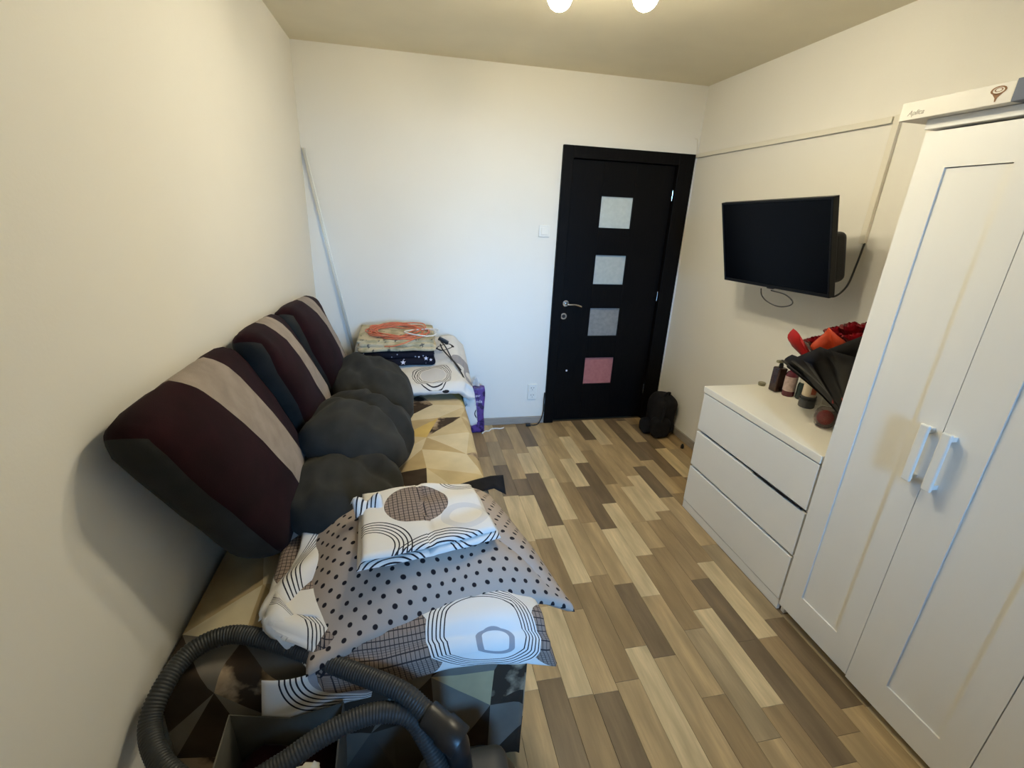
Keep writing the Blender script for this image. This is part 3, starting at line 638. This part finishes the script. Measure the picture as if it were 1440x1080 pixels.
# ------------------------------------------------------------------ striped back cushions
def hexmap(co, c8):
    """co in -1..1 (s along, w back->front, t up); c8[s][w][t]"""
    s, w_, t = [(x+1)/2 for x in co]; P = Vector((0, 0, 0))
    for i in (0, 1):
        for j in (0, 1):
            for k in (0, 1): P += Vector(c8[i][j][k])*((s if i else 1-s)*(w_ if j else 1-w_)*(t if k else 1-t))
    return P
def back_cushion(label, c8, s0, s1, seed, group='striped sofa back cushions'):
    base = (Vector(c8[0][0][0])+Vector(c8[1][0][0])+Vector(c8[0][1][0])+Vector(c8[1][1][0]))/4
    th = thing('back_cushion', label, 'cushion', base, 0, group)
    av = sorted(set([-1, -.97, -.92, -.85, -.7, -.55, -.4, -.3, -.2, 0, .1, .25, .35, .5, .6, .7, .85, .92, .97, 1, s0, s1]))
    bv = [-1, -.8, -.5, 0, .5, .8, 1]; cv = [-1, -.97, -.9, -.75, -.5, -.25, 0, .25, .5, .75, .9, .97, 1]
    q, P, F, A = soft_grid(av, bv, cv, (.40, .10, .36), .095)
    out = []
    for p, n in zip(q, P):
        a = (p.x/.40, p.y/.10, p.z/.36); bul = (1-a[0]**2)*(1-abs(a[2])**2.5)
        a = (a[0]*(1-.05*abs(a[2])**5), a[1]+(.85*bul if n.y > -.99 else 0), a[2]*(1-.05*abs(a[0])**4))
        X = hexmap(a, c8); X.x += .012*nz(X, 6, seed)*(n.y > -.5) + .006*nz(X, 17, seed); X.x = max(X.x, -RW+.004)
        out.append(X)
    groups = {0: [], 1: [], 2: [], 3: []}
    for f, (d, sg) in zip(F, A):
        sx = sum(P[i].x for i in f)/4
        if d == 0 or (d == 1 and sg < 0): groups[0].append(f)
        elif sx < s0: groups[1].append(f)
        elif sx < s1: groups[2].append(f)
        else: groups[3].append(f)
    for g, nm, m in ((0, 'side_gusset', 'charcoal'), (1, 'wide_panel', 'maroon'), (2, 'stripe_panel', 'greystripe'), (3, 'narrow_panel', 'maroon')):
        ids = sorted({i for f in groups[g] for i in f}); mp = {a: b for b, a in enumerate(ids)}
        under(mk(nm, [out[i] for i in ids], [tuple(mp[i] for i in f) for f in groups[g]], M[m], None, True), th)
    return th
def corners(nb, fb, nt, ft, tb=.17, tt=.13):
    """near/far bottom & top front corners -> c8[s][w][t] (s 0 near 1 far, w 0 back 1 front)"""
    f = lambda p, t: (max(p[0]-t, -RW+.006), p[1], p[2])
    return [[[f(nb, tb), f(nt, tt)], [nb, nt]], [[f(fb, tb), f(ft, tt)], [fb, ft]]]
back_cushion('striped maroon back cushion nearest the camera', corners((-2.45, -2.11, .545), (-2.52, -1.36, .545), (-2.575, -2.49, 1.21), (-2.64, -1.71, 1.19)), -.18, .40, 1)
back_cushion('striped maroon back cushion in the middle of the three', corners((-2.45, -1.42, .545), (-2.52, -.74, .545), (-2.56, -1.76, 1.215), (-2.64, -1.12, 1.165)), -.18, .40, 2)
back_cushion('striped maroon back cushion farthest, in the back corner', corners((-2.46, -.87, .545), (-2.50, -.13, .545), (-2.575, -1.20, 1.19), (-2.63, -.37, 1.12)), -.05, .52, 3)
# grey seat cushions
def puff(label, loc, rot, h, seed, bul=.5, crease=()):
    q, P, F, A = soft_grid(lin(34), lin(34), [-1, -.6, 0, .6, 1], h, min(h)*.92)
    V = []
    E_ = Euler(rot).to_matrix()
    for p in q:
        a, b = p.x/h[0], p.y/h[1]; k = (1-a*a)*(1-b*b); p = Vector((p.x*(1-.13*b*b), p.y*(1-.13*a*a), p.z*(.60+bul*k)))
        p += Vector((nz(p, 5, seed), nz(p, 5, seed+3), nz(p, 6, seed+5)))*.014 *1.3 + Vector((0, 0, nz(Vector((p.x*2.2, p.y*.8, p.z)), 9, seed)))*.018
        if p.z > 0:
            for (ca, cb, cc, wd, dp) in crease:          # sewn-in folds: valley along ca*x + cb*y = cc
                p.z -= dp*math.exp(-((ca*p.x+cb*p.y-cc)/wd)**2); p.z += dp*.6*math.exp(-((ca*p.x+cb*p.y-cc-wd*2.2)/(wd*1.6))**2)
        X = E_ @ p + Vector(loc); X.z = max(X.z, BZ+.004); V.append(X)
    o = mk('seat_cushion', V, F, M['charcoal'], None, True)
    c = Vector((loc[0], loc[1], BZ)); o.data.transform(Matrix.Translation(-c)); o.location = c
    return tag(o, label, 'cushion', 'loose charcoal cushions on the sofa')
puff('charcoal loose cushion by the far bedding pile', (-2.285, -.85, .665), (R(6), R(16), R(10)), (.22, .33, .12), 1, .55, ((.9, .3, -.12, .03, .018),))
puff('rumpled charcoal loose cushion, middle one of three', (-2.30, -1.43, .675), (R(-9), R(20), R(-9)), (.225, .335, .125), 2, .6, ((.35, .9, .03, .035, .035), (.8, -.5, -.10, .025, .015)))
puff('charcoal loose cushion tucked behind the dotted bedding pile', (-2.315, -1.82, .632), (R(-2), R(10), R(8)), (.215, .28, .105), 4, .5, ((.7, .6, .05, .03, .02),))
# ------------------------------------------------------------------ bedding pile on the near end
def duvet(u, v):
    x0 = -2.51+.07*v; x1 = -1.80+.11*v; x = x0+(x1-x0)*u
    s = v*.84; y = interp([(0, -1.86), (.55, -2.40), (.63, -2.455), (.70, -2.485), (.84, -2.50)], s)
    z = interp([(0, .574), (.50, .590), (.60, .586), (.68, .55), (.84, .495)], s)
    lft = max(0, 1-u/.22)
    z += lft*max(0, s-.55)*.5; y += lft*max(0, s-.5)*.55
    z += .012*math.sin(u*9+v*2)*v + .006*nz((x, y, 0), 12, 3); y -= .012*math.sin(u*17)*max(0, v-.7)
    if u > .86: z -= (u-.86)*.25
    return (x, y, z)
o = sheet('folded_duvet', duvet, 60, 50, .055, M['duvet_print'], None, (.88, .84), edge=.03); tag(o, 'white ring-printed duvet under the dotted pillow on bed end', 'duvet')
def dotp(u, v):
    a, b = 2*u-1, 1-2*v
    FLc, FRc, NRc, NLc = Vector((-2.42, -1.90, .63)), Vector((-1.79, -1.87, .625)), Vector((-1.605, -2.385, .545)), Vector((-2.335, -2.515, .56))
    p = FLc.lerp(FRc, u).lerp(NLc.lerp(NRc, u), v)
    k = (1-abs(a)**2.6)*(1-abs(b)**2.6)
    p.z += .085*k + .03*(1-a*a)*v*v
    p.y += .035*(1-a*a)*v**3
    p.z += .010*math.sin((u*1.3+v)*11)*v*v*(.3+k) + .007*nz(p, 7, 2) + .0015*nz(p, 20, 4)
    # diagonal crease to the near right corner
    d = abs((u-.55)*.8-(v-.35)*.5); p.z -= .014*math.exp(-(d/.03)**2)*(v > .2)*min(1, (1-v)*4)
    if a > .6: p.z -= .25*(a-.6)**2
    return p
def dth(u, v): return .03+.085*(1-abs(2*u-1)**2.5)*(1-abs(1-2*v)**2.5)
o = sheet('polka_dot_pillow', dotp, 70, 60, dth, M['dots'], None, (.72, .62), edge=.02); tag(o, 'beige pillow with black polka dots on near end of bed', 'pillow')
def fsh(u, v):
    FLc, FRc, NRc, NLc = Vector((-2.240, -2.035, .742)), Vector((-1.875, -2.015, .738)), Vector((-1.825, -2.265, .728)), Vector((-2.215, -2.365, .742))
    p = FLc.lerp(FRc, u).lerp(NLc.lerp(NRc, u), v); p.z += .014*math.sin(u*math.pi)*(1-v*.4)+.007*nz(p, 12, 6)+.004*math.sin(v*13+u*4)*(u > .5)
    p.y -= .018*math.sin(u*3.0)*v
    return p
fs = thing('folded_sheet', 'white folded sheet with checked disc on the dotted pillow', 'sheet', (-2.03, -2.17, .76))
def layer(nm, dz, grow, th, uvo):
    def fn(u, v):
        p = fsh(u, v); p.z += dz; p.x += (u-.5)*grow; p.y -= (v-.5)*grow; return p
    return under(sheet(nm, fn, 36, 30, th, M['sheet_print'] if dz > 0 else M['sheet_under'], None, (.37, .33), uvo, edge=.012), fs)
layer('upper_fold', .008, -.01, .018, (0, 0)); layer('lower_fold', -.012, .012, .020, (0, 0))
def collar(u, v):
    return Vector((-2.262+.085*u+.02*v, -2.115+.02*u-.05*v, .765+.012*math.sin(u*9)+.02*math.sin(v*5)))
under(sheet('loose_flap', collar, 10, 10, .006, M['line_print'], None, (.08, .06), (.05, .1), edge=.006), fs)
def wflap(u, v): return Vector((-2.335+.055*u+.03*v, -1.905+.045*u-.03*v, .672+.02*u+.012*math.sin(u*3)))
tag(sheet('fabric_tab', wflap, 8, 6, .006, M['white_plastic'], None, (.07, .03), edge=.006), 'small white fabric tab at the back edge of dotted pillow', 'cloth')
def corner_cloth(u, v):
    p = Vector((-2.53+.13*u+.04*v, -1.875-.12*v-.02*u, .60+.02*math.sin(u*4)+.015*v)); return p
tag(sheet('sheet_corner', corner_cloth, 12, 10, .012, M['line_print'], None, (.16, .12), (0, 0), edge=.01), 'crumpled checked sheet corner left of the dotted pillow', 'cloth')
def leftcloth(u, v):
    x = -2.455+.10*u+.10*(1-v)*.2; s = v
    y = -1.99-.38*s+.03*u; z = .625-.035*s+.028*math.sin(u*math.pi)*(1-.3*s)+.012*math.sin(s*8+u*3)
    return Vector((x+.02*math.sin(s*5), y, z))
tag(sheet('white_sheet', leftcloth, 20, 30, .03, M['line_print'], None, (.16, .42), (0, .02), edge=.02), 'white striped sheet spilling left of the dotted pillow', 'sheet')
def hangc(u, v):
    x = -2.44+.27*u-.02*v; y = -2.495-.008*math.sin(u*7)-.012*v; z = .545-.185*v*(1-.5*u)
    return Vector((x, y, z))
tag(sheet('hanging_sheet', hangc, 20, 16, .008, M['hang_print'], None, (.25, .2), (0, 0), edge=.008), 'white striped sheet end hanging down the near bed end', 'sheet')
def blk(u, v):
    x = -1.98+.285*u; y = -1.80+.085*u+.10*(v-.5)*(1-.2*u); z = .548+.012*math.sin(u*2.6)-.09*max(0, u-.8)*(1.2-v)*2+.012*v*u
    return Vector((x, y, z))
tag(sheet('black_cloth', blk, 20, 8, .012, M['black_cloth'], None, (.28, .1), edge=.012), 'black cloth end sticking out behind the dotted pillow', 'cloth')
# ------------------------------------------------------------------ far bedding pile
def fard(u, v):
    s = u*.98; x = interp([(0, -2.46), (.70, -1.775), (.76, -1.735), (.82, -1.725), (.98, -1.715)], s)
    drop = interp([(0, 0), (.66, 0), (.74, .03), (.82, .11), (.98, .25)], s)
    y = interp([(0, -.745), (.08, -.735), (.4, -.45), (.7, -.26), (1, -.06)], v)
    z = interp([(0, .575), (.10, .605), (.4, .622), (.7, .67), (1, .70)], v)
    rise = math.exp(-((s-.66)/.13)**2)*.045*min(1, v*2.2)
    z += rise - drop*(1 if v > .1 else .9) + .009*nz((x, y, z), 9, 1)+.005*nz((x, y, z), 24, 2)
    return Vector((x, y, z))
tag(sheet('far_duvet', fard, 60, 40, .075, M['far_print'], None, (.98, .75), (.0, .0), edge=.035), 'white duvet with ring print on far end of bed', 'duvet')
nb = thing('navy_blanket', 'folded navy blanket with white stars on the far duvet', 'blanket', (-2.16, -.27, .66))
def slab(name, lo, hi, m, p, seed, r, n=20, amp=.008, slope=0):
    h = tuple((hi[i]-lo[i])/2 for i in range(3)); cc = Vector([(hi[i]+lo[i])/2 for i in range(3)])
    q, P, F, A = soft_grid(lin(n), lin(n), lin(4), h, r); V = []
    for x in q:
        y = x+cc; y.z += slope*(y.y+.09); V.append(y+Vector((nz(y, 8, seed), nz(y, 8, seed+1), nz(y, 9, seed+2)))*amp)
    return under(mk(name, V, F, m, None, True), p)
t = NT('navy_star_fleece'); vo = t.n('ShaderNodeTexVoronoi'); t.L(t.coord(), vo.inputs['Vector']); vo.inputs['Scale'].default_value = 26
t.set(t.mix(t.math('LESS_THAN', vo.outputs['Distance'], .13), (.006, .007, .016), (.35, .36, .45)), .85, 0, .2); M['navy'] = t.m
slab('blanket_fold', (-2.42, -.475, .672), (-1.925, -.09, .722), M['navy'], nb, 3, .024); slab('blanket_fold', (-2.41, -.468, .718), (-1.93, -.09, .768), M['navy'], nb, 6, .024)
for (x, z, s) in ((-1.985, .725, .016), (-2.13, .700, .018), (-1.955, .715, .012), (-2.03, .735, .008)):
    V = [(x, -.4815, z)]; n = 10
    for k in range(n):
        a = 2*math.pi*k/n+.3; rr = s if k % 2 == 0 else s*.42; V.append((x+rr*math.cos(a), -.4805, z+rr*math.sin(a)))
    under(mk('star', V, [(0, 1+k, 1+(k+1) % n) for k in range(n)], M['print_white']), nb)
cb = thing('cream_blanket', 'folded cream printed blanket on the navy blanket', 'blanket', (-2.16, -.27, .77))
t = NT('cream_print_fleece'); f = t.ramp(t.noise(16, 4), .45, .62); g = t.ramp(t.noise(30, 2), .62, .68)
t.set(t.mix(g, t.mix(f, (.52, .45, .31), (.34, .31, .20)), (.12, .11, .09)), .9, 0, .2); M['creamb'] = t.m
for i, (z0, z1, d) in enumerate(((.766, .790, 0), (.787, .813, .008), (.810, .838, -.006), (.835, .862, .006))):
    slab('blanket_fold', (-2.405-d, -.47+.012*i+d, z0), (-1.92+d-.004*i, -.09, z1), M['creamb'], cb, 10+i, .0125, 20, .006, .028*i)
rr = random.Random(3); pts = []
for k in range(90):
    a = k*.55; ra = .170+.045*math.sin(k*.21)+.02*math.cos(k*.83); rb = .120+.040*math.cos(k*.27)+.015*math.sin(k*.9)
    pts.append((-2.165+.035*math.sin(k*.33)+ra*math.cos(a), -.28+.02*math.cos(k*.31)+rb*math.sin(a), .877+.008*math.sin(k*1.7)+.006*rr.random()))
pts = [(x, y, z+.105*(y+.09)) for x, y, z in pts]
pts += [(-2.05, -.42, .850), (-2.10, -.48, .835), (-2.18, -.50, .815), (-2.24, -.49, .81)]
tag(cable('orange_extension_cable', pts, .0040, M['orange_cable'], None, 6, 6), 'tangled orange cable heaped on the cream blanket', 'cable')
pts = [(-2.0+.10*math.cos(k*.6)+.02*math.sin(k), -.36+.09*math.sin(k*.6), .868+.004*math.sin(k*1.3)) for k in range(13)]
tag(cable('pale_cable', pts, .0042, M['pale_cable'], None, 6, 6), 'loop of white cable lying over the orange cable', 'cable')
kc = thing('black_power_cord', 'black cord with plug draped over the far duvet', 'cord', (-1.86, -.42, .74))
under(cable('cord', [(-1.885, -.40, .815), (-1.86, -.42, .79), (-1.83, -.44, .735), (-1.815, -.50, .715), (-1.79, -.57, .69), (-1.765, -.64, .66), (-1.745, -.66, .61)], .0045, M['black_plastic']), kc)
under(cable('cord', [(-1.89, -.41, .80), (-1.875, -.44, .77), (-1.83, -.48, .725), (-1.80, -.53, .705), (-1.772, -.60, .68)], .0045, M['black_plastic']), kc)
bm = bmesh.new(); bx(bm, (-.038, -.013, -.012), (.034, .013, .012), .005); bm.transform(Matrix.Translation((-1.865, -.385, .815)) @ Euler((0, R(28), R(-10))).to_matrix().to_4x4()); under(fromb('plug', bm, M['black_plastic']), kc)
# ------------------------------------------------------------------ purple bag, cords by the door
pb = thing('purple_bag', 'slim purple printed bag standing between bed and back wall', 'bag', (-1.59, -.11, 0))
t = NT('purple_print'); f = t.ramp(t.noise(22, 3), .42, .55); t.set(t.mix(f, (.028, .012, .075), (.115, .055, .26)), .4, 0, .4); M['purple'] = t.m
q, P, F, A = soft_grid(lin(6), lin(4), lin(14), (.052, .036, .19), .008); V = []
for p in q:
    k = p.z/.19; p = Vector((p.x*(1-.10*math.exp(-((k+.15)/.25)**2)), p.y*(1-.5*max(0, k)), p.z)); p.x += .006*nz(p, 12, 2); p.y += .006*nz(p, 14, 4); V.append(p+Vector((-1.590, -.105, .192)))
under(mk('bag_body', V, F, M['purple'], None, True), pb)
def film(u, v): return Vector((-1.636+.06*u, -.105+.01*math.sin(u*6), .375+.075*v*math.sin(math.pi*min(1, max(0, u*.9+.05)))+.0))
under(sheet('clear_top', film, 10, 6, .004, M['film'], None, (.09, .07), edge=.004), pb)
FYm = Matrix(((1, 0, 0, 0), (0, 0, -1, 0), (0, 1, 0, 0), (0, 0, 0, 1)))
text('lettering', 'avr', .030, M['print_white'], Matrix.Translation((-1.595, -.142, .315)) @ FYm, pb); text('lettering', 'anda', .034, M['print_white'], Matrix.Translation((-1.592, -.143, .268)) @ FYm, pb)
tag(cable('power_lead', [(-1.56, -.16, .005), (-1.53, -.125, .005), (-1.50, -.125, .006), (-1.475, -.09, .005), (-1.44, -.085, .006), (-1.40, -.09, .005), (-1.37, -.075, .005)], .005, M['pale_cable']), 'short white cord on the floor beside the purple bag', 'cord')
ac = thing('black_adapter_cord', 'black cord running down the door casing to the floor', 'cord', (-1.12, -.06, 0))
under(cable('cord', [(-1.030, -.012, .27), (-1.034, -.018, .20), (-1.033, -.020, .12), (-1.045, -.028, .06), (-1.075, -.045, .015), (-1.11, -.06, .007), (-1.15, -.06, .009)], .0045, M['black_plastic']), ac)
under(box('adapter', (-1.185, -.072, .001), (-1.145, -.046, .020), M['black_plastic'], bev=.004), ac)
# ------------------------------------------------------------------ black backpack by the door
bk = thing('backpack', 'black backpack slumped on the floor right of the door', 'backpack', (-.13, -.30, 0))
def blob(name, c, h, r, m, p, seed, amp=.012, rot=(0, 0, 0), n=12):
    q, P, F, A = soft_grid(lin(n), lin(n), lin(n), h, r); E_ = Euler(rot).to_matrix()
    V = []
    for x in q:
        y = E_ @ x + Vector(c); y += Vector((nz(y, 9, seed), nz(y, 9, seed+1), nz(y, 9, seed+2)))*amp; y.z = max(y.z, .001); y.x = min(y.x, -.016); V.append(y)
    return under(mk(name, V, F, m, None, True), p)
blob('pack_body', (-.118, -.27, .165), (.095, .115, .165), .075, M['black_cloth'], bk, 1)
blob('front_pocket', (-.165, -.375, .085), (.075, .055, .082), .045, M['black_cloth'], bk, 4)
blob('side_pocket', (-.235, -.28, .065), (.045, .06, .063), .04, M['black_cloth'], bk, 7)
under(cable('strap', [(-.15, -.36, .30), (-.17, -.40, .22), (-.20, -.415, .12), (-.215, -.40, .03)], .010, M['black_cloth']), bk)
under(cable('grab_loop', [(-.09, -.30, .322), (-.09, -.315, .352), (-.12, -.32, .356), (-.14, -.31, .322)], .006, M['black_cloth']), bk)
under(box('buckle', (-.245, -.342, .088), (-.222, -.330, .100), M['chrome'], bev=.002), bk)
V, F = lathe([(.012, 0), (.013, .004), (.012, .022), (.008, .024), (.007, .034), (.004, .036)], 14, (-.078, -.575, 0)); tag(smoothsplit(mk('bottle_stopper', V, F, M['black_plastic'])), 'tiny black stopper lying on the floor near the baseboard', 'stopper')
# ------------------------------------------------------------------ vacuum cleaner, hose and bag in front of the bed
vc = thing('vacuum_cleaner', 'dark vacuum cleaner with ribbed hose looping over the bed end', 'vacuum cleaner', (-1.97, -2.74, 0))
def vblob(name, c, h, r, m, amp=0): 
    q, P, F, A = soft_grid(lin(12), lin(12), lin(12), h, r); return under(mk(name, [x+Vector(c) for x in q], F, m, None, True), vc)
vblob('body', (-1.97, -2.76, .20), (.15, .19, .165), .11, M['black_plastic'])
vblob('lid', (-1.97, -2.76, .345), (.11, .14, .035), .03, M['rubber'])
for s in (-1, 1):
    V, F = lathe([(.03, -.02), (.085, -.018), (.09, 0), (.085, .018), (.03, .02)], 24); V = [(-1.97+s*.155+z, -2.82+x, .09+y) for x, y, z in V]; under(smoothsplit(mk('wheel', V, F, M['rubber'])), vc)
hp = [(-2.015, -2.662, .515), (-2.06, -2.625, .535), (-2.117, -2.582, .555), (-2.255, -2.500, .555), (-2.41, -2.415, .563), (-2.535, -2.375, .575), (-2.62, -2.405, .57), (-2.655, -2.485, .55), (-2.655, -2.555, .515), (-2.585, -2.640, .50), (-2.47, -2.70, .49), (-2.37, -2.672, .50), (-2.28, -2.635, .52), (-2.184, -2.612, .53), (-2.10, -2.620, .52), (-2.055, -2.655, .475), (-2.01, -2.715, .40), (-1.98, -2.75, .36)]
path = resample(catmull(hp, 48), .0018); rad = [.0232 if (i//2) % 2 else .0216 for i in range(len(path))]
V, F = tube(path, rad, 16); under(mk('hose', V, F, M['rubber'], None, True), vc)
d0 = Vector(hp[0]); dd = (Vector(hp[0])-Vector(hp[1])).normalized()
V, F = tube([d0-dd*.05, d0-dd*.045, d0-dd*.005, d0, d0+dd*.045, d0+dd*.048, d0+dd*.046, d0+dd*.005], [.029, .031, .031, .036, .036, .034, .028, .026], 18); smoothsplit(under(mk('hose_cuff', V, F, M['black_plastic']), vc), 50)
V, F = tube([d0+Vector((.0, -.0, .0)), d0+Vector((.028, -.012, -.045)), d0+Vector((.04, -.03, -.13))], [.030, .030, .027], 16); under(mk('hose_elbow', V, F, M['black_plastic'], None, True), vc)
pg = thing('paper_bag', 'open grey paper bag with crumpled tissue in front of the bed', 'bag', (-2.40, -2.62, 0))
def bagw(h0, h1, inset):
    V = []; F = []
    for z, k in ((.002, .86), (.15, .93), (.30, 1.0), (.445, 1.04)):
        for (sx, sy) in ((-1, -1), (0, -1.0), (1, -1), (1, 0), (1, 1), (0, 1.0), (-1, 1), (-1, 0)):
            wv = .012*math.sin(sx*3+sy*5)*(z > .4)
            V.append((-2.385+sx*(.125*k-inset), -2.605+sy*(.085*k-inset), z+wv+.02*(sx < 0)*(z > .4)))
    for j in range(3):
        for i in range(8): i2 = (i+1) % 8; F.append((j*8+i, j*8+i2, j*8+8+i2, j*8+8+i))
    F.append(tuple(range(8))[::-1]); return V, F
V, F = bagw(0, 0, 0); o = under(mk('bag_body', V, F, M['tan_paper']), pg); s = o.modifiers.new('s', 'SOLIDIFY'); s.thickness = .004
q, P, F, A = soft_grid(lin(8), lin(8), lin(4), (.11, .07, .05), .03); under(mk('dark_lining', [x+Vector((-2.385, -2.605, .335))+Vector((0, 0, .03*nz(x, 20, 2))) for x in q], F, M['maroon'], None, True), pg)
for i, (x, y, z, s, a) in enumerate(((-2.335, -2.66, .425, .035, .4), (-2.41, -2.655, .415, .022, 1.2), (-2.385, -2.66, .418, .018, 2.0))):
    q, P, F, A = soft_grid(lin(8), lin(8), lin(8), (s*1.3, s*.7, s*.6), s*.5); E_ = Euler((.2, .3, a)).to_matrix()
    o = mk('crumpled_tissue', [E_ @ p + Vector((x, y, z)) + Vector((nz(p, 60, i), nz(p, 60, i+4), nz(p, 60, i+9)))*.012 for p in q], F, M['crumple'], None, True)
    tag(o, ('largest white tissue in the paper bag', 'leftmost white tissue in the paper bag', 'smallest white tissue, between two others in the paper bag')[i], 'tissue', 'tissues in the paper bag')
